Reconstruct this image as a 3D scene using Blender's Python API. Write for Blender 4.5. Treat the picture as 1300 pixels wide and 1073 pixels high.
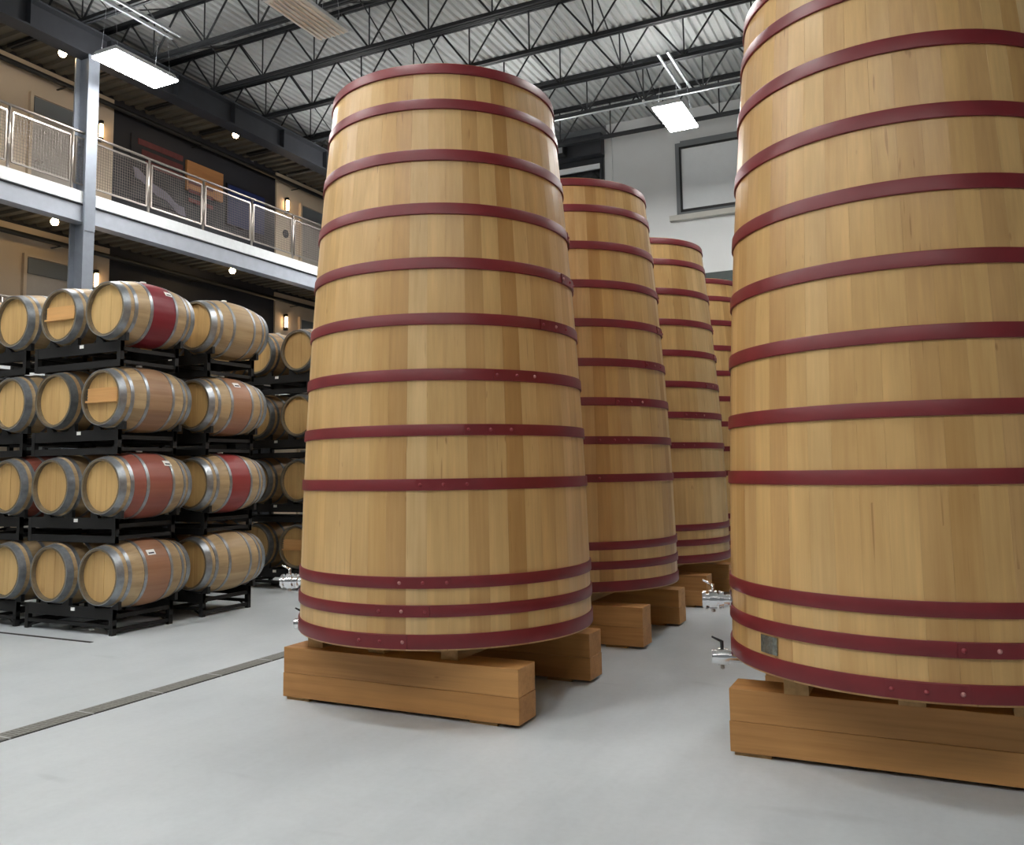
import bpy, bmesh, math, random
from mathutils import Matrix, Vector
random.seed(7)
scene = bpy.context.scene
for o in list(bpy.data.objects):
    bpy.data.objects.remove(o)
COL = scene.collection

# ------------------------------------------------------------------ camera, world, exposure
YAW, PITCH, ROLL, FPX = 0.451, 0.0958, -0.0142, 1093.76
fw = Vector((-math.sin(YAW)*math.cos(PITCH), math.cos(YAW)*math.cos(PITCH), math.sin(PITCH)))
r0 = Vector((math.cos(YAW), math.sin(YAW), 0)); u0 = r0.cross(fw)
rt = math.cos(ROLL)*r0 + math.sin(ROLL)*u0
up = -math.sin(ROLL)*r0 + math.cos(ROLL)*u0
cam_data = bpy.data.cameras.new('camera')
cam = bpy.data.objects.new('camera', cam_data); COL.objects.link(cam)
cam.matrix_world = Matrix(((rt.x, up.x, -fw.x, 0), (rt.y, up.y, -fw.y, 0), (rt.z, up.z, -fw.z, 1.6), (0, 0, 0, 1)))
cam_data.sensor_fit = 'HORIZONTAL'; cam_data.sensor_width = 36
cam_data.lens = FPX/1300*36
cam_data.shift_y = -44.5/1300
cam_data.clip_start = .05; cam_data.clip_end = 200
scene.camera = cam
w = bpy.data.worlds.new('world'); scene.world = w; w.use_nodes = True
w.node_tree.nodes['Background'].inputs[0].default_value = (.8, .85, .9, 1)
w.node_tree.nodes['Background'].inputs[1].default_value = .3
vs = scene.view_settings
vs.view_transform = 'Standard'; vs.look = 'None'; vs.gamma = 1; vs.exposure = 0.3
vs.use_curve_mapping = False
LAMP = 58.0          # radiance of the high-bay diffusers

# ------------------------------------------------------------------ materials
def srgb(r, g, b):
    f = lambda c: (c/255/12.92) if c/255 <= .04045 else ((c/255+.055)/1.055)**2.4
    return (f(r), f(g), f(b), 1)
class NT:
    def __init__(s, name):
        s.m = bpy.data.materials.new(name); s.m.use_nodes = True
        s.t = s.m.node_tree; s.b = s.t.nodes['Principled BSDF']
    def n(s, typ, **kw):
        nd = s.t.nodes.new(typ)
        for k, v in kw.items(): setattr(nd, k, v)
        return nd
    def l(s, a, b): s.t.links.new(a, b)
    def math(s, op, a, b=None, c=None):
        nd = s.n('ShaderNodeMath', operation=op)
        for i, v in enumerate((a, b, c)):
            if v is None: continue
            if isinstance(v, (int, float)): nd.inputs[i].default_value = v
            else: s.l(v, nd.inputs[i])
        return nd.outputs[0]
    def mix(s, fac, a, b, blend='MIX'):
        nd = s.n('ShaderNodeMix', data_type='RGBA', blend_type=blend)
        for i, v in ((0, fac), (6, a), (7, b)):
            if isinstance(v, (int, float)): nd.inputs[i].default_value = v
            elif isinstance(v, tuple): nd.inputs[i].default_value = v
            else: s.l(v, nd.inputs[i])
        return nd.outputs[2]
    def ramp(s, fac, stops):
        nd = s.n('ShaderNodeValToRGB'); e = nd.color_ramp.elements
        while len(e) < len(stops): e.new(.5)
        for el, (p, c) in zip(e, stops): el.position = p; el.color = c
        s.l(fac, nd.inputs[0]); return nd.outputs[0]
    def noise(s, vec, scale, detail=3, rough=.5):
        nd = s.n('ShaderNodeTexNoise'); nd.inputs['Scale'].default_value = scale
        nd.inputs['Detail'].default_value = detail; nd.inputs['Roughness'].default_value = rough
        s.l(vec, nd.inputs['Vector']); return nd.outputs['Fac']
    def mapping(s, vec, scale, off=None):
        nd = s.n('ShaderNodeMapping'); nd.inputs['Scale'].default_value = scale
        s.l(vec, nd.inputs['Vector'])
        if off is not None: s.l(off, nd.inputs['Location'])
        return nd.outputs[0]
    def bump(s, h, strength=.2, dist=.01):
        nd = s.n('ShaderNodeBump'); nd.inputs['Strength'].default_value = strength
        nd.inputs['Distance'].default_value = dist
        s.l(h, nd.inputs['Height']); s.l(nd.outputs[0], s.b.inputs['Normal'])
def plain(name, col, rough=.5, metal=0., var=.12, scale=6., emit=None, estr=0, coat=0):
    t = NT(name); b = t.b
    b.inputs['Roughness'].default_value = rough; b.inputs['Metallic'].default_value = metal
    if coat: b.inputs['Coat Weight'].default_value = coat
    if emit:
        b.inputs['Base Color'].default_value = col
        b.inputs['Emission Color'].default_value = emit; b.inputs['Emission Strength'].default_value = estr
        return t.m
    tc = t.n('ShaderNodeTexCoord').outputs['Object']
    f = t.noise(tc, scale, 4, .6)
    dk = tuple(c*(1-var) for c in col[:3])+(1,); lt = tuple(min(1, c*(1+var)) for c in col[:3])+(1,)
    t.l(t.ramp(f, [(.3, dk), (.7, lt)]), b.inputs['Base Color'])
    return t.m
def wood(name, tones, grain_axis, streak=0, rough=.42, dark=.5, spec=.5, stain=.25, stave_ang=None, band=None, per_obj=True, seam=None):
    """procedural timber; grain runs along grain_axis in object space"""
    t = NT(name); b = t.b
    b.inputs['Roughness'].default_value = rough; b.inputs['Specular IOR Level'].default_value = spec
    tc = t.n('ShaderNodeTexCoord').outputs['Object']
    oi = t.n('ShaderNodeObjectInfo').outputs['Random']
    cx = t.n('ShaderNodeCombineXYZ')
    for i in range(3): t.l(t.math('MULTIPLY', oi, (37., 91., 53.)[i]), cx.inputs[i])
    fine = [38., 38., 38.]; fine[grain_axis] = 1.3
    mid = [9., 9., 9.]; mid[grain_axis] = .7
    g1 = t.noise(t.mapping(tc, fine, cx.outputs[0]), 1., 4, .6)
    g2 = t.noise(t.mapping(tc, mid, cx.outputs[0]), 1., 3, .55)
    if stave_ang:        # colour per stave of a barrel, from the angle round the local Y axis
        sp = t.n('ShaderNodeSeparateXYZ'); t.l(tc, sp.inputs[0])
        a = t.math('ARCTAN2', sp.outputs[0], sp.outputs[2])
        k = t.math('FLOOR', t.math('MULTIPLY', a, stave_ang/(2*math.pi)))
        wn = t.n('ShaderNodeTexWhiteNoise', noise_dimensions='2D')
        c2 = t.n('ShaderNodeCombineXYZ'); t.l(k, c2.inputs[0]); t.l(t.math('MULTIPLY', oi, 77.), c2.inputs[1])
        t.l(c2.outputs[0], wn.inputs['Vector']); rnd = wn.outputs['Value']
        rnd = t.math('ADD', t.math('MULTIPLY', rnd, .65), t.math('MULTIPLY', oi, .35))
    else: rnd = oi
    n = len(tones)
    base = t.ramp(rnd, [(i/(n-1), c) for i, c in enumerate(tones)])
    f = t.math('ADD', t.math('MULTIPLY', g1, .45), t.math('MULTIPLY', g2, .55))
    f = t.ramp(f, [(.33, (dark, dark*.93, dark*.84, 1)), (.5, (.93, .92, .9, 1)), (.68, (1.08, 1.07, 1.05, 1))])
    col = t.mix(1., base, f, 'MULTIPLY')
    if stain:            # uneven ageing of the timber
        st = t.noise(t.mapping(tc, [2.2 if i != grain_axis else .9 for i in range(3)], cx.outputs[0]), 1., 3, .6)
        col = t.mix(stain, col, t.ramp(st, [(.35, (.55, .47, .36, 1)), (.6, (1, 1, 1, 1))]), 'MULTIPLY')
        kn = t.noise(t.mapping(tc, [16. if i != grain_axis else 5. for i in range(3)], cx.outputs[0]), 1., 2, .5)
        col = t.mix(.55, col, t.ramp(kn, [(.2, (.4, .27, .15, 1)), (.265, (1, 1, 1, 1))]), 'MULTIPLY')
    if streak:           # thin dark weeping marks along the grain
        sk = t.noise(t.mapping(tc, [55. if i != grain_axis else .9 for i in range(3)], cx.outputs[0]), 1., 1, .4)
        wh = t.noise(t.mapping(tc, (1.1, 1.1, 1.1), cx.outputs[0]), 1., 1, .4)
        msk = t.math('MULTIPLY', t.math('GREATER_THAN', wh, .56), streak)
        col = t.mix(msk, col, t.ramp(sk, [(.24, (.42, .28, .16, 1)), (.31, (1, 1, 1, 1))]), 'MULTIPLY')
    if band:             # wine-stained or painted belly of a barrel: (y0, y1, colour, strength, softness)
        y0, y1, bc, bs, sf = band
        sp = t.n('ShaderNodeSeparateXYZ'); t.l(tc, sp.inputs[0])
        wob = t.math('MULTIPLY', t.math('SUBTRACT', t.noise(tc, 6., 3), .5), sf)
        yy = t.math('ADD', sp.outputs[1], wob)
        m = t.math('MULTIPLY', t.math('GREATER_THAN', yy, y0), t.math('LESS_THAN', yy, y1))
        m = t.math('MULTIPLY', m, t.math('ADD', bs, t.math('MULTIPLY', t.math('SUBTRACT', g2, .5), sf*6)))
        cl = t.n('ShaderNodeClamp'); t.l(m, cl.inputs[0])
        col = t.mix(cl.outputs[0], col, bc)
    t.l(col, b.inputs['Base Color'])
    t.bump(g1, .12, .004)
    return t.m
M = {}
M['stave'] = wood('tank_stave_oak', [srgb(210, 170, 110), srgb(213, 175, 116), srgb(216, 181, 125), srgb(206, 165, 104), srgb(224, 192, 140), srgb(192, 149, 92), srgb(213, 176, 118), srgb(204, 162, 102)], 2, streak=.5, rough=.36, dark=.84, stain=.26)
M['beam'] = wood('beam_timber', [srgb(190, 138, 80), srgb(203, 152, 92), srgb(182, 130, 74)], 0, rough=.6, dark=.72, stain=.4)
M['slat'] = wood('slat_timber', [srgb(176, 138, 88), srgb(190, 152, 100)], 1, rough=.65, dark=.7)
oak = [srgb(152, 128, 94), srgb(172, 147, 110), srgb(188, 164, 126), srgb(162, 137, 102)]
M['barrel'] = wood('barrel_oak', oak, 1, rough=.55, dark=.7, stave_ang=26)
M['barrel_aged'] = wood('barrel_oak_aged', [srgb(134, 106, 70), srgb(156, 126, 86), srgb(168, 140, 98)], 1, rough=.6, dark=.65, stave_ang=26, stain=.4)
crim = srgb(120, 24, 38)
M['barrel_crimson'] = wood('barrel_oak_crimson_band', oak, 1, rough=.5, dark=.7, stave_ang=26, band=(.315, .625, crim, 1., .0))
M['barrel_faint'] = wood('barrel_oak_faint_stain', oak, 1, rough=.55, dark=.7, stave_ang=26, band=(.30, .62, srgb(128, 66, 56), .38, .06))
M['barrel_red'] = wood('barrel_oak_red_belly', oak, 1, rough=.5, dark=.7, stave_ang=26, band=(.13, .64, srgb(130, 42, 44), .8, .05))
M['barrel_band2'] = wood('barrel_oak_red_band', oak, 1, rough=.5, dark=.7, stave_ang=26, band=(.315, .625, srgb(140, 34, 44), .92, .015))
M['barrel_pink'] = wood('barrel_oak_pink_stain', oak, 1, rough=.55, dark=.7, stave_ang=26, band=(.31, .63, srgb(142, 64, 52), .5, .05))
M['chime'] = plain('weathered_chime', srgb(112, 100, 80), .7, 0, .2, 12)
M['head'] = wood('barrel_head_oak', [srgb(206, 170, 112), srgb(216, 182, 124), srgb(196, 160, 104)], 2, rough=.45, dark=.8, stain=.2)
M['batten'] = wood('batten_pine', [srgb(220, 172, 112), srgb(206, 156, 98)], 0, rough=.5, dark=.8, stain=.15)
M['hoop_red'] = plain('hoop_red_paint', srgb(114, 31, 36), .42, 0, .10, 5)
M['bolt_red'] = plain('bolt_red_paint', srgb(140, 52, 58), .4, 0, .1)
M['bolt_glint'] = plain('bolt_painted_glint', srgb(182, 128, 124), .35, .2, .1)  # red bolts catching light: the pale pink highlight is put into the colour
M['hoop_zinc'] = plain('hoop_galvanised', srgb(150, 154, 158), .38, .75, .22, 14)
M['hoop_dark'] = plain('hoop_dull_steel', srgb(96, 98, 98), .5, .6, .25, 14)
M['rack'] = plain('rack_black_steel', srgb(14, 14, 15), .65, .0, .2)
M['chrome'] = plain('polished_stainless', srgb(232, 232, 232), .16, 1., .03)
M['black'] = plain('black_rubber', srgb(20, 20, 20), .5)
M['white'] = plain('white_plastic', srgb(235, 235, 232), .5, 0, .03)
M['paper'] = plain('white_paper', srgb(240, 240, 236), .8, 0, .02)
M['ink'] = plain('printed_ink', srgb(60, 60, 70), .8, 0, .02)
M['plate'] = plain('etched_plate', srgb(150, 156, 150), .25, .9, .35, 60)
M['lampw'] = plain('lamp_diffuser', (1, 1, 1, 1), .5, emit=(1, .985, .96, 1), estr=LAMP)
M['lamp_off'] = plain('lamp_unlit', srgb(230, 224, 216), .4, 0, .06)
M['tube_off'] = plain('tube_unlit', srgb(240, 226, 210), .3, 0, .06)
M['house'] = plain('lamp_housing', srgb(214, 216, 218), .45, .1, .05)
M['strut'] = plain('galvanised_strut', srgb(190, 194, 198), .35, .6, .1)
M['joist'] = plain('joist_paint', srgb(36, 38, 41), .55, .1, .15)
M['girder'] = plain('girder_paint', srgb(46, 48, 53), .55, .1, .12)
M['colpaint'] = plain('column_paint', srgb(142, 149, 160), .5, .1, .08)
M['edge'] = plain('edge_beam_paint', srgb(172, 178, 188), .5, .05, .06)
M['fascia'] = plain('galvanised_fascia', srgb(236, 240, 242), .42, .0, .05, 9)
M['deck'] = plain('roof_deck_paint', srgb(184, 187, 186), .55, .0, .08, 1.2)
M['soffit'] = plain('walkway_deck', srgb(96, 92, 82), .6, .1, .12, 2)
M['wallwhite'] = plain('white_wall_paint', srgb(208, 210, 210), .7, 0, .03, 1)
M['walldark'] = plain('charcoal_wall_paint', srgb(36, 36, 42), .6, 0, .1, 1.5)
M['wallbeige'] = plain('beige_wall_paint', srgb(200, 182, 158), .75, 0, .04, 1)
M['wallgrey'] = plain('grey_wall_paint', srgb(112, 116, 118), .7, 0, .06, 1)
M['door'] = plain('grey_door_paint', srgb(168, 160, 150), .55, 0, .06)
M['doorgreen'] = plain('dark_door_paint', srgb(52, 60, 58), .5, .1, .1)
M['sill'] = plain('window_sill_paint', srgb(186, 184, 176), .6, 0, .04)
M['blind'] = plain('white_blind', srgb(222, 226, 228), .7, 0, .02)
M['frame'] = plain('dark_window_frame', srgb(44, 46, 50), .45, .2, .1)
M['glassdark'] = plain('dark_glass', srgb(16, 17, 20), .08, 0, .1)
M['stainless'] = plain('brushed_stainless', srgb(176, 168, 160), .34, .9, .08)
M['wire'] = plain('dull_wire', srgb(112, 104, 100), .5, .3, .1)
M['railwood'] = plain('bronze_rail', srgb(92, 76, 66), .4, .4, .1)
M['bulb'] = plain('warm_bulb', (1, 1, 1, 1), .4, emit=(1, .72, .38, 1), estr=45)
M['sconce'] = plain('sconce_tube', (1, 1, 1, 1), .4, emit=(1, .66, .36, 1), estr=14)
M['screen'] = plain('blue_screen', srgb(24, 28, 48), .3, emit=srgb(38, 50, 96), estr=.22)
M['redcloth'] = plain('red_paint', srgb(104, 50, 50), .7, 0, .15)
M['whitecloth'] = plain('pale_cloth', srgb(120, 116, 130), .8, 0, .1)
M['orangewood'] = wood('sign_board', [srgb(182, 128, 78), srgb(192, 136, 84)], 1, rough=.6, dark=.75)
M['drain'] = plain('drain_grating', srgb(128, 128, 124), .6, .1, .2, 60)
M['drainpit'] = plain('drain_pit', srgb(20, 20, 20), .8)

def floor_mat():
    t = NT('sealed_concrete'); b = t.b
    tc = t.n('ShaderNodeTexCoord').outputs['Object']
    a = t.noise(tc, .55, 5, .6); c = t.noise(t.mapping(tc, (3., .6, 1.)), 1., 5, .65); d = t.noise(tc, 24., 3, .6)
    col = t.ramp(a, [(.3, srgb(183, 190, 194)), (.7, srgb(202, 208, 211))])
    col = t.mix(.5, col, t.ramp(c, [(.32, (.84, .85, .86, 1)), (.55, (1, 1, 1, 1))]), 'MULTIPLY')
    col = t.mix(.4, col, t.ramp(d, [(.3, (.9, .9, .9, 1)), (.6, (1, 1, 1, 1))]), 'MULTIPLY')
    # tyre and hose scuffs
    s = t.noise(t.mapping(tc, (1.1, 4.5, 1.)), 1., 2, .4)
    col = t.mix(.35, col, t.ramp(s, [(.2, (.62, .63, .64, 1)), (.3, (1, 1, 1, 1))]), 'MULTIPLY')
    t.l(col, b.inputs['Base Color'])
    rr = t.n('ShaderNodeMapRange'); t.l(c, rr.inputs[0]); rr.inputs[3].default_value = .32; rr.inputs[4].default_value = .5
    t.l(rr.outputs[0], b.inputs['Roughness'])
    return t.m
M['floor'] = floor_mat()

# ------------------------------------------------------------------ builders
class MB:
    def __init__(s): s.v = []; s.f = []; s.sm = []
    def quad_box(s, x0, x1, y0, y1, z0, z1):
        i = len(s.v)
        s.v += [(x0, y0, z0), (x1, y0, z0), (x1, y1, z0), (x0, y1, z0), (x0, y0, z1), (x1, y0, z1), (x1, y1, z1), (x0, y1, z1)]
        s.f += [tuple(i+k for k in q) for q in ((0, 3, 2, 1), (4, 5, 6, 7), (0, 1, 5, 4), (1, 2, 6, 5), (2, 3, 7, 6), (3, 0, 4, 7))]
        s.sm += [False]*6; return s
    def bar(s, p, q, r, n=8, r2=None, smooth=True):
        p = Vector(p); q = Vector(q); d = (q-p).normalized()
        a = d.orthogonal().normalized(); b = d.cross(a); i = len(s.v); r2 = r if r2 is None else r2
        for c, rad in ((p, r), (q, r2)):
            for k in range(n):
                an = 2*math.pi*k/n + math.pi/n
                s.v.append(tuple(c + a*rad*math.cos(an) + b*rad*math.sin(an)))
        for k in range(n):
            s.f.append((i+k, i+(k+1) % n, i+n+(k+1) % n, i+n+k)); s.sm.append(smooth and n > 4)
        s.f.append(tuple(i+k for k in reversed(range(n)))); s.f.append(tuple(i+n+k for k in range(n))); s.sm += [False, False]
        return s
    def lathe(s, prof, n=32, axis='z', close=True):
        """prof: list of (radius, height); closed loop of rings when close"""
        i = len(s.v); m = len(prof)
        for r, h in prof:
            for k in range(n):
                a = 2*math.pi*k/n; c, d = r*math.cos(a), r*math.sin(a)
                s.v.append((c, d, h) if axis == 'z' else ((d, h, c) if axis == 'y' else (h, c, d)))
        for j in range(m if close else m-1):
            for k in range(n):
                a, b = i+j*n+k, i+j*n+(k+1) % n
                c, d = i+((j+1) % m)*n+(k+1) % n, i+((j+1) % m)*n+k
                s.f.append((a, b, c, d)); s.sm.append(True)
        return s
    def mesh(s, name, mat, autosmooth=None):
        me = bpy.data.meshes.new(name); me.from_pydata(s.v, [], s.f); me.update()
        for p, sm in zip(me.polygons, s.sm): p.use_smooth = sm
        bm = bmesh.new(); bm.from_mesh(me); bmesh.ops.recalc_face_normals(bm, faces=bm.faces)
        if autosmooth:
            for e in bm.edges:
                if len(e.link_faces) == 2 and e.calc_face_angle(0) > autosmooth: e.smooth = False
        bm.to_mesh(me); bm.free()
        me.materials.append(mat); return me
    def build(s, name, mat, parent=None, autosmooth=.6): return link(name, s.mesh(name, mat, autosmooth), parent)
def link(name, me, parent=None, loc=None, rot=None):
    o = bpy.data.objects.new(name, me); COL.objects.link(o)
    if parent: o.parent = parent
    if loc: o.location = loc
    if rot: o.rotation_euler = rot
    return o
def tag(o, label=None, cat=None, group=None, kind=None):
    for k, v in (('label', label), ('category', cat), ('group', group), ('kind', kind)):
        if v: o[k] = v
    return o
def thing(name, label, cat, loc=(0, 0, 0), rz=0, group=None):
    o = bpy.data.objects.new(name, None); COL.objects.link(o); o.location = loc; o.rotation_euler = (0, 0, rz)
    o.empty_display_size = .1
    return tag(o, label, cat, group)
def box(name, x0, x1, y0, y1, z0, z1, mat, parent=None, bevel=0):
    o = MB().quad_box(x0, x1, y0, y1, z0, z1).build(name, mat, parent, None)
    if bevel:
        bm = bmesh.new(); bm.from_mesh(o.data)
        bmesh.ops.bevel(bm, geom=list(bm.edges), offset=bevel, segments=2, affect='EDGES', profile=.5)
        bm.to_mesh(o.data); bm.free()
    return o
def struct(o): return tag(o, kind='structure')

# ------------------------------------------------------------------ the hall
XR, YF, YB, XL, ZC = 5.5, -7.0, 18.9, -14.0, 9.77
struct(box('floor', XL-.3, XR+.3, YF-.3, YB+.3, -.2, 0, M['floor']))
# corrugated roof deck
mb = MB(); x = XL-.3; prof = []
while x < XR+.3:
    prof += [(x, 0), (x+.065, 0), (x+.085, .045), (x+.130, .045)]; x += .15
for (xx, zz) in prof: mb.v += [(xx, YF-.3, ZC+zz), (xx, YB+.3, ZC+zz)]
for k in range(len(prof)-1): mb.f.append((2*k, 2*k+1, 2*k+3, 2*k+2)); mb.sm.append(False)
nv = len(mb.v); mb.v += [(XL-.3, YF-.3, ZC+.2), (XL-.3, YB+.3, ZC+.2), (prof[-1][0], YB+.3, ZC+.2), (prof[-1][0], YF-.3, ZC+.2)]
mb.f.append((nv, nv+1, nv+2, nv+3)); mb.sm.append(False)
struct(mb.build('ceiling', M['deck'], None, None))
struct(box('wall_right', XR, XR+.3, YF-.3, YB+.3, 0, ZC, M['wallgrey']))
struct(box('wall_front', XL, XR, YF-.3, YF, 0, ZC, M['wallgrey']))
wb = struct(box('wall_back', -6.56, XR, YB, YB+.3, 0, ZC, M['wallwhite']))
box('dark_bay', XL, -6.56, YB+.02, YB+.3, 0, ZC, M['wallgrey'], wb)
box('pilaster', -6.6, -6.42, YB-.05, YB+.3, 0, 9.5, M['wallwhite'], wb)
box('header_beam', -12, -6.6, YB-.3, YB+.02, 9.0, 9.5, M['girder'], wb)
# window with a lowered blind in the back wall
w1 = struct(box('window_1', -4.78, 1.6, YB-.02, YB+.02, 7.40, 8.86, M['blind']))
for nm, a in (('window_frame', (-4.9, -4.78, 7.32, 8.98)), ('window_frame', (1.6, 1.72, 7.32, 8.98)), ('window_frame', (-4.78, 1.6, 8.86, 9.02)), ('window_frame', (-4.78, 1.6, 7.32, 7.40))):
    box(nm, a[0], a[1], YB-.06, YB+.02, a[2], a[3], M['wallgrey'], w1)
for a in ((-4.81, -4.77, 7.37, 8.87), (-4.81, 1.6, 8.84, 8.88), (-4.81, 1.6, 7.36, 7.42)): box('inner_edge', a[0], a[1], YB-.07, YB-.02, a[2], a[3], M['black'], w1)
box('mullion', -1.65, -1.57, YB-.05, YB-.02, 7.4, 8.86, M['frame'], w1)
box('window_sill', -5.06, 1.9, YB-.14, YB, 7.17, 7.29, M['sill'], w1)
w2 = struct(box('window_2', -8.6, -6.72, YB-.02, YB+.02, 7.3, 8.72, M['glassdark']))
box('window_frame', -8.7, -6.66, YB-.06, YB+.02, 8.86, 8.98, M['frame'], w2)
box('blind_roll', -8.6, -6.72, YB-.07, YB-.0, 8.72, 8.84, M['blind'], w2)
box('window_frame', -6.72, -6.66, YB-.06, YB+.02, 7.2, 8.86, M['frame'], w2)
box('window_frame', -8.7, -8.6, YB-.06, YB+.02, 7.2, 8.86, M['frame'], w2)
box('window_frame', -8.6, -6.72, YB-.06, YB+.02, 7.2, 7.3, M['frame'], w2)
d0 = struct(box('door_1', -6.2, 1.5, YB-.08, YB, 0, 5.9, M['doorgreen']))
for k in range(9): box('door_panel', -6.1, 1.4, YB-.12, YB-.08, .06+k*.63, .06+k*.63+.6, M['doorgreen'], d0, .008)
# left wall: three storeys of offices
wl = struct(box('wall_left', XL-.3, XL, YF, YB, 0, ZC, M['walldark']))
FL = [0.0, 3.24, 6.14]
for lv, (za, zb) in enumerate(((0, 3.05), (3.24, 5.94), (6.14, 8.9))):
    for (ya, yb) in ((YF, 11.22), (15.86, YB)):
        box('plaster_panel', XL, XL+.04, ya, yb, za, zb, M['wallbeige'], wl)
dn = 2
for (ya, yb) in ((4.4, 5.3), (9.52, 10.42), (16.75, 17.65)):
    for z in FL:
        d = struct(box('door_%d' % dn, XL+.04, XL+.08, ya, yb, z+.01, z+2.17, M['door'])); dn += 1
        box('door_frame', XL+.04, XL+.11, ya-.06, ya, z+.01, z+2.22, M['wallbeige'], d)
        box('door_frame', XL+.04, XL+.11, yb, yb+.06, z+.01, z+2.22, M['wallbeige'], d)
        box('recess_shade', XL+.08, XL+.10, ya+.02, yb-.02, z+1.88, z+2.15, M['wallgrey'], d)  # dark band painted in for the shadow at the top of the door recess
        box('door_head', XL+.04, XL+.11, ya, yb, z+2.17, z+2.22, M['wallbeige'], d)
        MB().bar((XL+.08, ya+.08, z+1.0), (XL+.14, ya+.08, z+1.0), .012).bar((XL+.14, ya+.07, z+1.0), (XL+.14, ya+.2, z+1.0), .012).build('door_handle', M['stainless'], d)
def walkway(n, ztop):
    struct(box('floor_walkway_%d' % n, XL, -12.02, YF, YB, ztop-.06, ztop, M['colpaint']))
    mb = MB(); y = YF; pr = []      # corrugated underside, ribs across the walkway
    while y < YB: pr += [(y, 0), (y+.10, 0), (y+.13, .05), (y+.22, .05)]; y += .25
    for (yy, zz) in pr: mb.v += [(XL, yy, ztop-.14+zz), (-12.1, yy, ztop-.14+zz)]
    for k in range(len(pr)-1): mb.f.append((2*k, 2*k+1, 2*k+3, 2*k+2)); mb.sm.append(False)
    struct(mb.build('ceiling_walkway_%d' % n, M['soffit'], None, None))
    struct(box('trim_%d' % (2*n-1), -12.06, -12.0, YF, YB, ztop-.19, ztop+.005, M['fascia']))
    t2 = struct(box('trim_%d' % (2*n), -12.14, -12.03, YF, YB, ztop-.48, ztop-.22, M['edge']))
    box('flange', -12.2, -11.98, YF, YB, ztop-.50, ztop-.48, M['edge'], t2)
    box('flange', -12.2, -12.02, YF, YB, ztop-.22, ztop-.195, M['girder'], t2)
walkway(1, 3.24); walkway(2, 6.14)
# office roof over the upper walkway
mb = MB(); y = YF; pr = []
while y < YB: pr += [(y, 0), (y+.10, 0), (y+.13, .05), (y+.22, .05)]; y += .25
for (yy, zz) in pr: mb.v += [(XL, yy, 8.93+zz), (-12.3, yy, 8.93+zz)]
for k in range(len(pr)-1): mb.f.append((2*k, 2*k+1, 2*k+3, 2*k+2)); mb.sm.append(False)
struct(mb.build('ceiling_walkway_3', M['soffit'], None, None))
g = thing('roof_girder', 'dark grey steel roof girder running above the upper walkway', 'girder', (-12.1, YF, 8.42))
box('web', -.02, .02, 0, YB-YF, .03, .44, M['girder'], g)
box('flange', -.15, .15, 0, YB-YF, 0, .03, M['girder'], g)
box('flange', -.15, .15, 0, YB-YF, .44, .475, M['girder'], g)
k = 0
while .8+k*1.43 < YB-YF:
    box('stiffener', .02, .13, .8+k*1.43-.006, .8+k*1.43+.006, .03, .44, M['girder'], g); k += 1
def column(y, label):
    c = thing('steel_column', label, 'column', (-12.1, y, 0))
    box('flange', .14, .17, -.1, .1, 0, 8.42, M['colpaint'], c)
    box('flange', -.17, -.14, -.1, .1, 0, 8.42, M['colpaint'], c)
    box('web', -.14, .14, -.012, .012, 0, 8.42, M['colpaint'], c)
    box('base_plate', -.22, .22, -.2, .2, 0, .02, M['colpaint'], c)
    box('gusset', .172, .18, -.1, .1, 5.5, 6.1, M['colpaint'], c)
column(9.19, 'grey steel column rising in front of the balcony railing')
# railings
mk = {}
def railing(zf, posts, label):
    r = thing('balcony_railing', label, 'railing', (-12.1, posts[0], zf))
    y0 = posts[0]; L = posts[-1]-y0
    MB().bar((0, 0, 1.0), (0, L, 1.0), .022, 10).build('handrail', M['stainless'], r)
    for i, p in enumerate(posts):
        y = p-y0
        po = MB().bar((0, y, 0), (0, y, .98), .022, 10).build('post', M['stainless'], r)
        MB().bar((0, y, 0), (0, y, .012), .05, 12).build('post_foot', M['stainless'], po)
        if i == len(posts)-1: break
        b = posts[i+1]-y0; a0, b0 = y+.05, b-.05
        fr = MB()
        for z in (.14, .90): fr.quad_box(-.012, .012, a0, b0, z-.014, z+.014)
        for yy in (a0, b0): fr.quad_box(-.012, .012, yy-.012, yy+.012, .14, .9)
        p_ = fr.build('panel_frame', M['stainless'], r, None)
        ms = MB(); yy = a0+.035
        while yy < b0: ms.quad_box(-.0022, .0022, yy-.0022, yy+.0022, .15, .89); yy += .048
        z = .185
        while z < .89: ms.quad_box(-.002, .002, a0, b0, z-.002, z+.002); z += .048
        tag(ms.build('wire_mesh', M['wire'], p_, None), kind='stuff')
posts = [4.1, 5.36, 6.64, 7.92, 8.98, 10.48, 11.74, 13.03, 14.28, 15.54, 16.8, 18.06]
railing(6.145, posts, 'stainless railing with wire mesh panels along the upper walkway')
railing(3.245, posts, 'stainless railing with wire mesh panels along the lower walkway behind the barrels')
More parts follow.
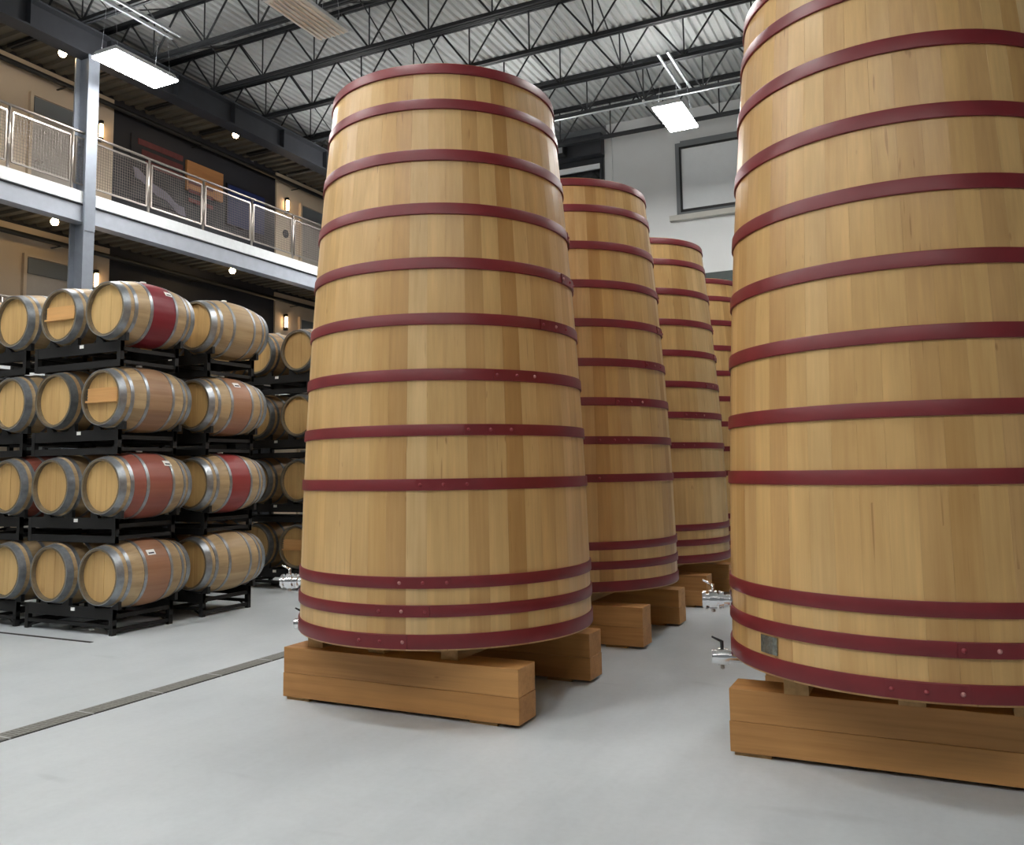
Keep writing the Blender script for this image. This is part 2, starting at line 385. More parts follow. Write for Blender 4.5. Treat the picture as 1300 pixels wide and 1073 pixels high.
# sconces and bulbs
def sconce(y, z, label):
    s = thing('wall_sconce', label, 'sconce', (XL+.04, y, z), 0, 'wall sconces of the offices')
    box('backplate', 0, .02, -.04, .04, -.2, .2, M['black'], s)
    MB().bar((.06, 0, -.13), (.06, 0, .13), .035, 12).build('tube', M['sconce'], s)
    MB().bar((.06, 0, .13), (.06, 0, .2), .042, 12).build('cap', M['black'], s)
    MB().bar((.06, 0, -.2), (.06, 0, -.13), .042, 12).build('cap', M['black'], s)
sconce(10.9, 8.15, 'lit tube sconce on upper beige wall beside the steel column')
sconce(16.2, 8.15, 'lit tube sconce on upper beige wall past the charcoal wall')
sconce(10.9, 5.25, 'lit tube sconce on lower beige wall behind the steel column')
sconce(16.2, 5.25, 'lit tube sconce on lower beige wall past the charcoal wall')
def bulb(y, z, ztop, label, x=-13):
    s = thing('ceiling_bulb', label, 'lamp', (x, y, z), 0, 'bulb lamps over the walkways')
    MB().bar((0, 0, .06), (0, 0, ztop-z), .012, 8).build('stem', M['black'], s)
    MB().bar((0, 0, .05), (0, 0, .11), .035, 12).build('socket', M['black'], s)
    MB().lathe([(.001, -.07), (.04, -.06), (.062, -.02), (.06, .015), (.035, .05), (.001, .05)], 16, close=False).build('bulb', M['bulb'], s)
bulb(9.0, 8.52, 8.95, 'warm bulb under the office roof near the steel column', -12.46)
bulb(12.92, 8.52, 8.95, 'warm bulb under the office roof above the wooden wall sign', -12.46)
bulb(9.36, 5.86, 6.0, 'warm bulb under the upper walkway near the steel column')
bulb(13.45, 5.86, 6.0, 'warm bulb under the upper walkway before the charcoal wall')
for z, lb in ((5.72, 'dark pipe running along the wall under the upper walkway'), (8.66, 'dark pipe running along the wall under the office roof')):
    p = thing('wall_pipe', lb, 'pipe', (XL+.25, YF, z))
    MB().bar((0, 0, 0), (0, YB-YF, 0), .045, 10).build('pipe_run', M['black'], p)
    for k in range(8): box('pipe_hanger', -.21, .05, 1+k*3.2-.015, 1+k*3.2+.015, -.06, -.045, M['black'], p)
# things on the charcoal wall
for z, lb in ((7.2, 'blue lit screen on the upper charcoal wall'), (4.3, 'blue lit screen on the lower charcoal wall')):
    s = thing('wall_screen', lb, 'screen', (XL, 14.85, z))
    box('casing', 0, .05, -.62, .62, 0, .95, M['black'], s, .006)
    box('display', .05, .054, -.59, .59, .03, .92, M['screen'], s)
s = thing('wall_sign', 'orange wooden board sign with red stripes on charcoal wall', 'sign', (XL, 13.6, 7.35))
box('board', 0, .06, -.55, .5, .3, .95, M['orangewood'], s, .006)
for k in range(3): box('stripe', .06, .07, -.5, .2, .05+k*.2, .13+k*.2, M['redcloth'], s)
s = thing('wall_banner', 'red striped banner with a pale sash on the charcoal wall', 'banner', (XL, 12.4, 7.1))
box('cloth', 0, .03, -.75, .6, 0, 1.3, M['walldark'], s)
for k in range(3): box('stripe', .03, .045, -.6+k*.1, .55, 1.12-k*.2, 1.24-k*.2, M['redcloth'], s)
mb = MB(); n = 10
for k in range(n+1):
    y = -.7+1.3*k/n; z = .62-.5*(k/n)+.03*math.sin(k*1.3)
    mb.v += [(.05+.012*math.sin(k*2), y, z), (.05+.012*math.cos(k*2), y+.05, z-.2), (.032, y, z), (.032, y+.05, z-.2)]
for k in range(n):
    a = 4*k; b = a+4
    for q in ((a, a+1, b+1, b), (a+2, b+2, b+3, a+3), (a, b, b+2, a+2), (a+1, a+3, b+3, b+1)): mb.f.append(q); mb.sm.append(True)
mb.f += [(0, 2, 3, 1), (4*n, 4*n+1, 4*n+3, 4*n+2)]; mb.sm += [False]*2
mb.build('sash', M['whitecloth'], s)
s = thing('round_plaque', 'small round dark plaque on the upper beige wall', 'plaque', (XL+.04, 16.2, 7.45))
MB().lathe([(.001, 0), (.1, 0), (.1, .02), (.08, .02), (.08, .012), (.001, .012)], 24, 'x', False).build('disc', M['frame'], s)
s = thing('floodlight', 'small black floodlight bracketed to the header beam', 'lamp', (-7.6, YB-.3, 9.12))
box('bracket', -.03, .03, -.12, 0, -.02, .02, M['black'], s)
box('lamp_body', -.2, .2, -.36, -.12, -.13, .11, M['black'], s, .02)
box('lens', -.17, .17, -.372, -.36, -.1, .08, M['strut'], s)

# ------------------------------------------------------------------ roof joists
ZB = 8.9
JY = [11.85+1.43*k for k in range(-11, 5)]
X0, X1, PAN = -13.8, XR-.05, 1.2
def angle_pair(z0, z1): return MB().quad_box(0, X1-X0, -.055, -.012, z0, z1).quad_box(0, X1-X0, .012, .055, z0, z1)
me_bot = angle_pair(0, .06).mesh('bottom_chord', M['joist']); me_top = angle_pair(.80, .865).mesh('top_chord', M['joist'])
me_v = MB().bar((0, 0, .03), (0, 0, .83), .014, 6).mesh('web_bar', M['joist'])
me_d1 = MB().bar((0, 0, .03), (PAN/2, 0, .83), .018, 6).mesh('web_bar', M['joist'])
me_d2 = MB().bar((0, 0, .03), (-PAN/2, 0, .83), .018, 6).mesh('web_bar', M['joist'])
ORD = ('first', 'second', 'third', 'fourth', 'fifth', 'sixth', 'seventh', 'eighth', 'ninth', 'tenth', 'eleventh', 'twelfth', 'thirteenth', 'fourteenth', 'fifteenth', 'sixteenth')
for j, y in enumerate(JY):
    t = thing('roof_joist', 'dark open web steel roof joist, %s out from the back wall' % ORD[len(JY)-1-j], 'joist', (X0, y, ZB), 0, 'open web roof joists')
    link('bottom_chord', me_bot, t); link('top_chord', me_top, t)
    x = .6
    if y < 7: continue
    while x < 14.4:
        link('web_bar', me_v, t, (x, 0, 0)); link('web_bar', me_d1, t, (x, 0, 0)); link('web_bar', me_d2, t, (x, 0, 0)); x += PAN
br1 = MB().bar((0, 0, .05), (0, 1.43, .82), .014, 4).mesh('brace_bar', M['joist'])
br2 = MB().bar((.04, 0, .82), (.04, 1.43, .05), .014, 4).mesh('brace_bar', M['joist'])
for i, x in enumerate((-11.4, -8.1, -4.8, -1.5)):
    for j, y in enumerate(JY[7:-1]):
        t = thing('joist_bridging', 'crossed bridging braces, %s line from the office girder, %s gap from the back wall' % (ORD[i], ORD[len(JY)-9-j]), 'brace', (x, y, ZB), 0, 'cross bridging between joists')
        link('brace_bar', br1, t); link('brace_bar', br2, t)
c = thing('conduit', 'bright galvanised conduit strapped under a roof joist', 'conduit', (X0, 16.14, ZB-.05))
MB().bar((0, -.08, 0), (X1-X0, -.08, 0), .02, 8).build('pipe_run', M['strut'], c)
for k in range(10): box('strap', 1+k*2, 1.04+k*2, -.105, .05, -.024, .052, M['strut'], c)

# ------------------------------------------------------------------ high-bay lights
def fixture(x, y, lit, label, group=None):
    t = thing('high_bay_light', label, 'light', (x, y, 8.0), 0, group)
    W, L = .275, .61
    mb = MB()
    zs = [(-W, -L, 0), (W, -L, 0), (W, L, 0), (-W, L, 0), (-W*.8, -L*.93, .09), (W*.8, -L*.93, .09), (W*.8, L*.93, .09), (-W*.8, L*.93, .09)]
    mb.v = zs; mb.f = [(4, 5, 6, 7), (0, 1, 5, 4), (1, 2, 6, 5), (2, 3, 7, 6), (3, 0, 4, 7)]; mb.sm = [False]*5
    mb.quad_box(-W, W, -L, L, -.004, .0)
    mb.build('housing', M['house'], t, None)
    if lit: box('diffuser', -W+.015, W-.015, -L+.02, L-.02, -.03, -.005, M['lampw'], t)
    else:
        box('reflector', -W+.015, W-.015, -L+.02, L-.02, -.01, -.005, M['lamp_off'], t)
        for k in range(6): MB().bar((-.2+k*.08, -L+.05, -.03), (-.2+k*.08, L-.05, -.03), .014, 8).build('tube', M['tube_off'], t)
    if lit:
        for sx in (-.12, .12): box('uplight_slot', sx-.035, sx+.035, -L*.86, L*.86, .09, .096, M['lampw'], t)
    for sy in (-.5, .5):
        for sx in (-.18, .18): MB().bar((sx, sy, .08), (sx*.5, sy, .87), .003, 4).build('hanger_wire', M['strut'], t, None)
    for sx in (-.09, .09): box('strut', sx-.02, sx+.02, -.78, .78, .86, .905, M['strut'], t)
for x in (-10.97, -7.57, -3.88, -.3, 3.3):
    for y in (15.05, 9.2, 3.3, -2.6):
        if x > 3 and y != -2.6: continue
        if x == -.3 and y == 3.3: continue
        if (x, y) == (-7.57, 9.2): fixture(x, y, False, 'unlit high bay fixture with bare tubes hung under the joists'); continue
        if (x, y) == (-10.97, 9.2): fixture(x, y, True, 'glowing high bay light hung beside the steel column'); continue
        if (x, y) == (-3.88, 15.05): fixture(x, y, True, 'glowing high bay light hung before the white blind window'); continue
        fixture(x, y, True, 'glowing high bay light hung under the joists', 'other lit high bay lights')

# ------------------------------------------------------------------ floor drain
dr = thing('trench_drain', 'long narrow trench drain grating set in concrete floor', 'drain', (-5.26, 0, 0))
box('channel', -.085, .085, 1.2, 16.5, -.03, .002, M['drainpit'], dr)
mb = MB().quad_box(-.075, -.06, 0, .57, .0, .006).quad_box(.06, .075, 0, .57, 0, .006)
for k in range(19): mb.quad_box(-.06, .06, .0+k*.0303, .0235+k*.0303, 0, .006)
gm = mb.mesh('grate', M['drain']); jm = MB().quad_box(-.08, .08, -.006, .006, 0, .005).mesh('joint_strip', M['strut'])
for k in range(26): link('grate', gm, dr, (0, 1.2+.03+k*.585, .002)); link('joint_strip', jm, dr, (0, 1.2+.0225+k*.585, .002))
s = thing('slot_drain', 'thin dark slot drain in the floor before the racks', 'drain', (-8.4, 5.88, 0))
box('slot', -3.2, 1.0, -.018, .018, -.02, .003, M['drainpit'], s)
box('slot_edge', -3.2, 1.0, .018, .024, -.02, .004, M['drain'], s)

# ------------------------------------------------------------------ tanks
NST = 50
QR = (1.0764, 1.0099, .8438)
def RZ(z):
    t = (z-.5)/4
    return QR[0]*(1-t)*(1-2*t)+QR[1]*4*t*(1-t)+QR[2]*t*(2*t-1)
ZT0, ZT1 = .487, 4.41
def stave_mesh():
    mb = MB(); rows = 8; h = math.pi/NST; TH = .055
    for j in range(rows+1):
        z = ZT0+(ZT1-ZT0)*j/rows; r = RZ(z)-.004
        e = .0012/r
        for (a, rr) in ((-h, r-TH), (-h+.0001, r-.0008), (-h+e, r), (0, r), (h-e, r), (h-.0001, r-.0008), (h, r-TH)):
            mb.v.append((rr*math.cos(a), rr*math.sin(a), z-ZT0))
    n = 7
    for j in range(rows):
        for k in range(n):
            if k == 6: continue
            a = j*n+k; mb.f.append((a, a+1, a+1+n, a+n)); mb.sm.append(k in (2, 3))
    mb.f.append(tuple(reversed(range(n)))); mb.f.append(tuple(rows*n+k for k in range(n))); mb.sm += [False, False]
    return mb.mesh('stave', M['stave'], .5)
ST = stave_mesh()
HA = [(4.404, 4.33), (4.139, 4.066), (3.77, 3.69), (3.388, 3.31), (3.01, 2.933), (2.632, 2.556), (2.263, 2.186), (1.901, 1.828), (1.553, 1.479), (.941, .868), (.766, .693), (.587, .498)]
HBt = [(4.43, 4.35), (4.17, 4.095), (3.815, 3.735), (3.42, 3.34), (3.035, 2.957), (2.652, 2.575), (2.28, 2.203), (1.91, 1.833), (1.578, 1.503), (.957, .884), (.776, .703), (.585, .498)]
def hoop_mesh(zt, zb):
    zb, zt = zb-ZT0, zt-ZT0
    R = lambda z: RZ(z+ZT0)
    return MB().lathe([(R(zb)-.006, zb), (R(zb)+.005, zb), (R(zb)+.007, zb+.004), (R(zt)+.007, zt-.004), (R(zt)+.005, zt), (R(zt)-.006, zt)], 128).mesh('hoop', M['hoop_red'], .5)
HM_A = [hoop_mesh(*z) for z in HA]; HM_B = [hoop_mesh(*z) for z in HBt]
ANG_A = [92, 70, 45, 24, 7.5, 349.6, 327.2, 316.0, 299.2, 292.1, 284.8, 277.2]
ANG_B = [95, 80, 62, 46, 30, 14, 358, 340, 322, 305, 288.2, 271.4]
RIV = MB().lathe([(.001, .009), (.006, .008), (.0105, .004), (.012, 0)], 10, 'x', False)
RIV_R = MB(); RIV_R.v = [(-0+v[0], v[1], v[2]) for v in RIV.v]; RIV_R.f = RIV.f; RIV_R.sm = RIV.sm
RIVM = RIV_R.mesh('bolt', M['bolt_red']); RIVG = RIV_R.mesh('bolt', M['bolt_glint'])
def lap_mesh(zt, zb):
    zc0, zc1 = zb-ZT0+.003, zt-ZT0-.003; mb = MB(); n = 8
    for k in range(n+1):
        a = math.radians(-9.5+19*k/n)
        for z in (zc0, zc1):
            for dr_ in (.0, .0125): r = RZ(z+ZT0)+dr_; mb.v.append((r*math.cos(a), r*math.sin(a), z))
    for k in range(n):
        a = 4*k; b = a+4
        for q in ((a+1, b+1, b+3, a+3), (a, a+2, b+2, b), (a, b, b+1, a+1), (a+2, a+3, b+3, b+2)): mb.f.append(q); mb.sm.append(False)
    mb.f += [(0, 1, 3, 2), (4*n, 4*n+2, 4*n+3, 4*n+1)]; mb.sm += [False]*2
    return mb.mesh('lap_plate', M['hoop_red'])
LM_A = [lap_mesh(*z) for z in HA]; LM_B = [lap_mesh(*z) for z in HBt]
def valve(parent, ang, z, kind):
    """stainless butterfly valve pointing radially outwards"""
    r = RZ(max(z+ZT0, .5))
    v = MB()
    if kind == 'side':
        v.bar((-.03, 0, 0), (.05, 0, 0), .026, 16).bar((.0, 0, 0), (.008, 0, 0), .05, 20)
        v.bar((.045, 0, 0), (.06, 0, 0), .042, 20).bar((.06, 0, 0), (.07, 0, 0), .046, 20)
        v.bar((.07, 0, 0), (.085, 0, 0), .03, 16).bar((.085, 0, 0), (.13, 0, 0), .047, 20).bar((.13, 0, 0), (.15, 0, 0), .03, 16).bar((.15, 0, 0), (.165, 0, 0), .043, 20).bar((.165, 0, 0), (.172, 0, 0), .036, 20)
        x = .107
    else:
        v.bar((-.16, 0, 0), (.03, 0, 0), .026, 16).bar((-.135, 0, -.02), (-.135, 0, .06), .024, 14).bar((.02, 0, 0), (.035, 0, 0), .038, 20).bar((.035, 0, 0), (.085, 0, 0), .042, 20)
        v.bar((.085, 0, 0), (.12, 0, 0), .032, 16)
        x = .06
    v.v = [(p[0], p[1]*1.22, p[2]*1.22) for p in v.v]
    o = v.build('valve', M['chrome'], parent)
    o.location = ((r)*math.cos(ang), (r)*math.sin(ang), z); o.rotation_euler = (0, 0, ang)
    MB().bar((x, 0, .045), (x, 0, .095), .011, 10).bar((x, 0, .09), (x+.06, .0, .118), .009, 8, .006).build('handle', M['chrome'] if kind == 'side' else M['black'], o)
    MB().bar((x, 0, -.072), (x, 0, -.05), .009, 8).bar((x-.012, 0, -.06), (x+.012, 0, -.06), .012, 6).build('clamp_nut', M['stainless'], o)
    tag(o, 'stainless butterfly valve')
def tank(cx, cy, rz, label, HM, LM, HZ, ANG, va=206):
    t = thing('oak_tank', label, 'tank', (cx, cy, ZT0), 0, None)
    for k in range(NST): link('stave', ST, t, None, (0, 0, rz+2*math.pi*k/NST))
    for i, (hm, lm, (zt, zb), a) in enumerate(zip(HM, LM, HZ, ANG)):
        h = link('hoop', hm, t); a = math.radians(a)
        link('lap_plate', lm, h, None, (0, 0, a))
        r = RZ((zt+zb)/2)+.0125
        for k in (-1, 0, 1):
            b = a+math.radians(8*k)
            link('bolt', RIVG if (i*7+k*3) % 5 == 0 else RIVM, h, (r*math.cos(b), r*math.sin(b), (zt+zb)/2-ZT0), (0, 0, b))
    MB().lathe([(.001, 0), (RZ(4.3)-.05, 0), (RZ(4.3)-.05, .04), (.001, .04)], 48, close=False).build('lid', M['stave'], t).location = (0, 0, 3.78)
    MB().lathe([(.001, 0), (RZ(.52)-.05, 0), (RZ(.52)-.05, .05), (.001, .05)], 48, close=False).build('bottom_head', M['stave'], t).location = (0, 0, .03)
    valve(t, math.radians(va), .31, 'side'); valve(t, math.radians(va-2 if va < 200 else va-9), -.035, 'low')
    return t
def supports(cx, cy, x0, x1, name, slats, yfs=None):
    for i, (ya, which) in enumerate(yfs):
        b = thing('timber_beam', '%s timber beam on the floor under %s' % (which, name), 'beam', (x0, ya, 0))
        L = x1-x0
        box('plank', 0, L, 0, .255, .022, .188, M['beam'], b, .004)
        box('plank', .004, L-.003, .001, .253, .189, .365, M['beam'], b, .004)
        for xx in (.02, L-.36): box('foot_pad', xx, xx+.2, .02, .235, 0, .022, M['slat'], b)
    for i, sx in enumerate(slats):
        s = box('timber_slat', sx-.065, sx+.065, cy-.66, cy+.66, .365, .487, M['slat'], None, .003)
        tag(s, 'short timber slat, %s from the barrel side, under %s' % (ORD[i], name), 'slat', 'slats under %s' % name)
tA = tank(-3.316, 5.687, .03, 'tall oak tank with red hoops standing beside the trench drain', HM_A, LM_A, HA, ANG_A)
tC = tank(-3.383, 8.311, .0, 'tall oak tank with red hoops, second in row from trench drain end', HM_A, LM_A, HA, ANG_A)
tD = tank(-3.375, 10.754, .05, 'tall oak tank with red hoops, third in its row', HM_A, LM_A, HA, ANG_A)
tE = tank(-3.375, 13.33, .02, 'tall oak tank with red hoops, last in row before the back wall', HM_A, LM_A, HA, ANG_A)
tB = tank(-.107, 5.648, .035, 'tall oak tank with red hoops and metal nameplate, across the aisle', HM_B, LM_B, HBt, ANG_B, 195)
supports(-3.316, 5.687, -4.25, -2.385, 'the tank beside the trench drain', (-4.02, -3.5, -2.92), ((4.96, 'front'), (6.2, 'rear')))
supports(-3.383, 8.311, -4.27, -2.385, 'the second tank of the row', (-4.05, -3.55, -3.0), ((7.52, 'front'), (8.74, 'rear')))
supports(-3.375, 10.754, -4.27, -2.39, 'the third tank of the row', (-4.05, -3.55, -3.0), ((9.98, 'front'), (11.2, 'rear')))
supports(-3.375, 13.33, -4.27, -2.39, 'the last tank of the row', (-4.05, -3.55, -3.0), ((12.55, 'front'), (13.8, 'rear')))
supports(-.107, 5.648, -1.1, .78, 'the tank with the nameplate', (-.73, -.16, .36), ((5.0, 'front'), (6.15, 'rear')))
a = math.radians(226.8)
pl = MB(); n = 4
for k in range(n+1):
    b = a+math.radians(-3.6+7.2*k/n)
    for z in (.600-ZT0, .692-ZT0):
        for d_ in (.0, .006): r = RZ(z+ZT0)+d_-.003; pl.v.append((r*math.cos(b), r*math.sin(b), z))
for k in range(n):
    q0 = 4*k; q1 = q0+4
    for q in ((q0+1, q1+1, q1+3, q0+3), (q0, q0+2, q1+2, q1), (q0, q1, q1+1, q0+1), (q0+2, q0+3, q1+3, q1+2)): pl.f.append(q); pl.sm.append(False)
pl.f += [(0, 1, 3, 2), (4*n, 4*n+2, 4*n+3, 4*n+1)]; pl.sm += [False]*2
tag(pl.build('nameplate', M['plate'], tB, None), 'small etched metal nameplate')

# ------------------------------------------------------------------ barrels
BL = .94
def RB(y): return .352-.068*((2*y/BL-1)**2)
def barrel_body():
    mb = MB(); NS = 26; ys = [0, .04, .14, .26, .38, .47, .56, .68, .8, .9, .94]; per = 3
    ring = []
    for y in ys:
        r = RB(y)
        for k in range(NS):
            a0 = 2*math.pi*k/NS
            for (da, dd) in ((.012, -.0025), (.05, 0), (2*math.pi/NS-.05, 0)):
                a = a0+da; mb.v.append(((r+dd)*math.sin(a), y, (r+dd)*math.cos(a)))
    n = NS*per
    for j in range(len(ys)-1):
        for k in range(n):
            mb.f.append((j*n+k, j*n+(k+1) % n, (j+1)*n+(k+1) % n, (j+1)*n+k)); mb.sm.append(True)
    # chimes: end grain and the inside lip down to the heads
    base = len(mb.v); last = (len(ys)-1)*n
    for (row, yy) in ((0, 0), (0, .05), (last, BL), (last, BL-.05)):
        for k in range(n):
            v = Vector(mb.v[row+k]); s_ = (RB(0)-.024)/RB(0)
            mb.v.append((v.x*s_, yy, v.z*s_))
    for k in range(n):
        k2 = (k+1) % n
        mb.f += [(k, base+k, base+k2, k2), (base+k, base+n+k, base+n+k2, base+k2)]
        mb.f += [(last+k2, base+2*n+k2, base+2*n+k, last+k), (base+2*n+k2, base+3*n+k2, base+3*n+k, base+2*n+k)]; mb.sm += [False]*4
    return mb, (len(ys)-1)*n
bb, NF = barrel_body()
BODY = {k: bb.mesh('barrel_body', M[k], .6) for k in ('barrel', 'barrel_aged', 'barrel_crimson', 'barrel_faint', 'barrel_red', 'barrel_band2', 'barrel_pink')}
def head_mesh():
    mb = MB(); R = RB(0)-.02; e = [-R, -.19, -.115, -.04, .04, .115, .19, R]
    for i in range(7):
        a, b = e[i]+.0008, e[i+1]-.0008; i0 = len(mb.v); m = 4; dz = (0, .0015, .0005, .002, .0, .0012, .0008)[i]
        top = []; bot = []
        for k in range(m+1):
            x = a+(b-a)*k/m; z = math.sqrt(max(R*R-x*x, 1e-6)); top.append((x, z)); bot.append((x, -z))
        out = top+bot[::-1]; q = len(out)
        mb.v += [(x, .046-dz, z) for x, z in out]+[(x, .066, z) for x, z in out]
        mb.f.append(tuple(i0+k for k in range(q))); mb.sm.append(False)
        mb.f.append(tuple(i0+q+k for k in reversed(range(q)))); mb.sm.append(False)
        for k in range(q): mb.f.append((i0+k, i0+q+k, i0+q+(k+1) % q, i0+(k+1) % q)); mb.sm.append(False)
    return mb.mesh('head', M['head'])
for me in BODY.values():
    me.materials.append(M['chime'])
    for p in me.polygons:
        if p.index >= NF: p.material_index = 1
HEAD = head_mesh()
def bhoop(y0, y1, mat):
    return MB().lathe([(RB(y0)-.004, y0), (RB(y0)+.0035, y0), (RB(y1)+.0035, y1), (RB(y1)-.004, y1)], 40, 'y').mesh('hoop', mat, .5)
HY = [(-.002, .07), (.11, .148), (.285, .32), (.62, .655), (.792, .83), (.87, .942)]
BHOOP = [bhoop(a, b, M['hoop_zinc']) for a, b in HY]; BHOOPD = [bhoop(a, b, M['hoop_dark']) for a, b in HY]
BUNG = MB().lathe([(.001, .02), (.03, .02), (.034, .01), (.03, 0), (.024, -.02), (.001, -.02)], 14, close=False).mesh('bung', M['white'], .5)
BAT = MB().quad_box(-.218, .218, .022, .047, -.03, .10).quad_box(-.235, .235, .004, .047, -.05, -.03).mesh('head_batten', M['batten'])
TEETH = MB()
for k in range(5): TEETH.quad_box(-.234, -.218, .02, .046, -.03+k*.03, -.015+k*.03)
TEETH = TEETH.mesh('batten_comb', M['hoop_dark'])
def label_mesh(y0, y1, a0, a1):
    mb = MB(); n = 4
    for k in range(n+1):
        a = a0+(a1-a0)*k/n
        for y in (y0, y1):
            r = RB(y)+.0045; mb.v.append((r*math.sin(a), y, r*math.cos(a)))
            r -= .004; mb.v.append((r*math.sin(a), y, r*math.cos(a)))
    for k in range(n):
        q = 4*k; p = q+4
        for f in ((q, p, p+2, q+2), (q+1, q+3, p+3, p+1), (q, q+1, p+1, p), (q+2, p+2, p+3, q+3)): mb.f.append(f); mb.sm.append(False)
    mb.f += [(0, 2, 3, 1), (4*n, 4*n+1, 4*n+3, 4*n+2)]; mb.sm += [False]*2
    return mb
TIER = ('bottom', 'second', 'third', 'top')
CZ = [.591, 1.497, 2.405, 3.325]
def barrel(x, y, z, body, label, group, batten=False, dark=False, paper=None, roll=0.):
    t = thing('wine_barrel', label, 'barrel', (x, y, z), 0, group)
    link('barrel_body', BODY[body], t, None, (0, roll, 0))
    link('head', HEAD, t, None, (0, roll*.6, 0)); link('head', HEAD, t, (0, BL, 0), (0, 0, math.pi))
    for m in (BHOOPD if dark else BHOOP): link('hoop', m, t)
    link('bung', BUNG, t, (0, BL/2, RB(BL/2)))
    if batten:
        b = link('head_batten', BAT, t); link('batten_comb', TEETH, b); tag(b, 'pale wooden batten across the head')
    if paper:
        p = label_mesh(*paper).build('paper_label', M['paper'], t, None)
        y0, y1, a0, a1 = paper; dy = (y1-y0)/6
        q = label_mesh(y0+dy, y1-dy, a0+(a1-a0)*.55, a0+(a1-a0)*.8)
        q.v = [(v[0]*1.004, v[1], v[2]*1.004) for v in q.v]
        q.build('print', M['ink'], p, None)
    return t
# steel racks: two barrels wide
def rack(xr, yf, tier, label, group, cols):
    """xr: right-hand leg; yf: front leg; cols: barrel centres"""
    c = CZ[tier]; zr = c-.327
    z0 = 0 if tier == 0 else CZ[tier-1]+.327
    L = 1.34; D = .72
    t = thing('barrel_rack', label, 'rack', (xr, yf, z0), 0, group)
    H = zr-z0
    for yy in (0, D):
        box('rail', -L, 0, yy-.022, yy+.022, H-.11, H, M['rack'], t)
        box('rail', -L, 0, yy-.022, yy+.022, .0 if tier else .07, .07 if tier else .105, M['rack'], t)
        for xx in (-L, -.05): box('leg', xx, xx+.05, yy-.025, yy+.025, 0, H, M['rack'], t)
        for cx in cols:
            for s_ in (-1, 1):
                m = MB(); a = math.radians(24); x_ = cx-xr+s_*.16
                rr = .3305   # clears belly and hoop along the flat saddle top
                xi, zi = rr*math.sin(math.radians(20)), -rr*math.cos(math.radians(20))
                xo, zo = rr*math.sin(math.radians(42)), -rr*math.cos(math.radians(42))
                zb_ = H-.002; oz = c-z0
                pts = [(cx-xr+s_*xi, zb_), (cx-xr+s_*xo, zb_), (cx-xr+s_*xo, oz+zo-.004), (cx-xr+s_*xi, oz+zi-.004)]
                for d_ in (-.02, .02): m.v += [(p[0], yy+d_, p[1]) for p in pts]
                m.f = [(0, 1, 2, 3), (7, 6, 5, 4), (0, 4, 5, 1), (1, 5, 6, 2), (2, 6, 7, 3), (3, 7, 4, 0)]; m.sm = [False]*6
                m.build('saddle', M['rack'], t, None)
    for xx in (-L, -.05, -L/2-.02):
        box('side_rail', xx, xx+.04, .025, D-.025, H-.10, H-.06, M['rack'], t)
        box('side_rail', xx, xx+.04, .025, D-.025, .034 if tier else .03, .07 if tier else .065, M['rack'], t)
    if tier == 0:
        for yy in (0, D):
            for xx, s_ in ((-L+.05, 1), (-.05, -1)):
                MB().bar((xx, yy, .02), (xx+s_*.12, yy, .085), .012, 4).build('brace', M['rack'], t)
        for xx in (-L+.025, -.025):
            MB().bar((xx, .03, .03), (xx, D/2, .055), .012, 4).bar((xx, D-.03, .03), (xx, D/2, .055), .012, 4).build('brace', M['rack'], t)
    box('rack_tag', -.62, -.56, -.026, -.0225, H-.045, H-.01, M['paper'], t)
    return t
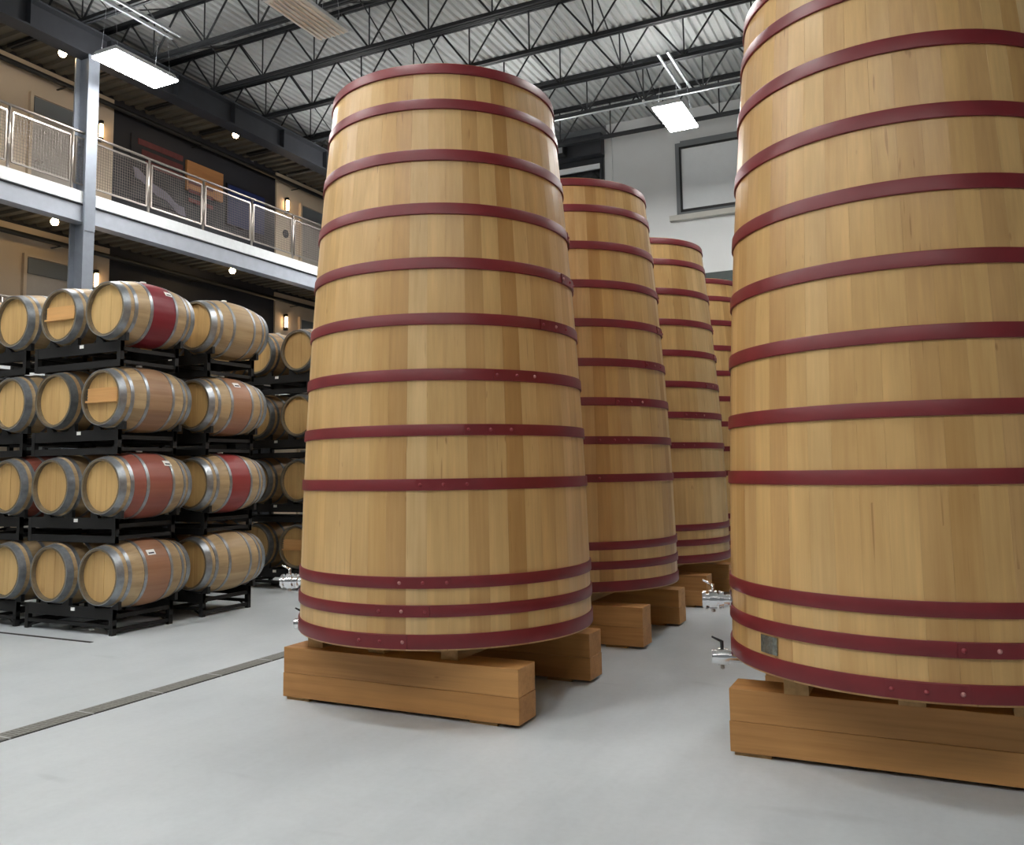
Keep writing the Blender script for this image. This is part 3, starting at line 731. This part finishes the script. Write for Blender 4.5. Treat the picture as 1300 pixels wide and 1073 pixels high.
special = {  # (block, row, column, tier): body, look, extra
    (0, 0, 0, 3): ('barrel_crimson', 'oak barrel with a solid crimson band', dict(paper=(.53, .62, .78, .95))),
    (0, 0, 0, 2): ('barrel_faint', 'oak barrel with wooden batten on head and faint red stain', dict(batten=True)),
    (0, 0, 0, 1): ('barrel_red', 'oak barrel with wide wine red stained belly', dict(paper=(.56, .66, .75, .95))),
    (0, 0, 0, 0): ('barrel_pink', 'oak barrel with pinkish red stain and white paper label', dict(paper=(.36, .46, .82, 1.0))),
    (0, 1, 0, 1): ('barrel_band2', 'oak barrel with a red band between grey hoops', dict()),
    (0, 1, 0, 2): ('barrel_pink', 'oak barrel with faint red stain and white paper label', dict(paper=(.40, .50, .7, .9))),
    (0, 1, 0, 3): ('barrel', 'clean pale oak barrel with few dark knots', dict()),
    (0, 1, 0, 0): ('barrel', 'plain greyish oak barrel', dict()),
    (0, 0, 1, 3): ('barrel', 'pale oak barrel with wooden batten across its head', dict(batten=True)),
    (1, 0, 0, 0): ('barrel_aged', 'shaded oak barrel with wooden batten across its head', dict(batten=True)),
    (0, 0, 2, 1): ('barrel_red', 'oak barrel with reddish stained belly', dict()),
}
colname = ('first column from the tank aisle', 'second column from the tank aisle', 'third column from the tank aisle', 'fourth column from the tank aisle')
blocks = [ # xs of barrel columns, list of front y of barrel rows, (rack right legs)
    ([-7.63, -8.36, -9.12, -9.85], [6.09, 7.28]),
    ([-7.95, -8.71, -9.47, -10.2], [9.5]),
]
for b, (xs, ys) in enumerate(blocks):
    for r, y in enumerate(ys):
        where = ('front row of racks', 'second row of racks')[r] if b == 0 else 'racks behind the front block'
        grp = ('barrels in the front row of racks', 'barrels in the second row of racks')[r] if b == 0 else 'barrels in the rear block of racks'
        for tier in range(4):
            for pair in (0, 1):
                cols = xs[2*pair:2*pair+2]
                rack(cols[0]+.15, y+.11, tier, 'black steel barrel rack, %s tier, %s, %s' % (TIER[tier], 'aisle end' if pair == 0 else 'office end', where), 'black steel barrel racks', cols)
            for c, x in enumerate(xs):
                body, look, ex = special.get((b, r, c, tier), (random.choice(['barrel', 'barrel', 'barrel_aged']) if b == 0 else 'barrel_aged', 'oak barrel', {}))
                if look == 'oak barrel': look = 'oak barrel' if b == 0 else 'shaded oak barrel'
                cn = ('first', 'second', 'third', 'fourth')[c]
                if len(look.split()) > 5: lab = '%s, %s tier, %s' % (look, TIER[tier], ('front rack row', 'second rack row')[r] if b == 0 else 'rear block')
                else: lab = '%s, %s tier, %s column from aisle, %s' % (look, TIER[tier], cn, where)
                j = random.uniform(-.012, .012)
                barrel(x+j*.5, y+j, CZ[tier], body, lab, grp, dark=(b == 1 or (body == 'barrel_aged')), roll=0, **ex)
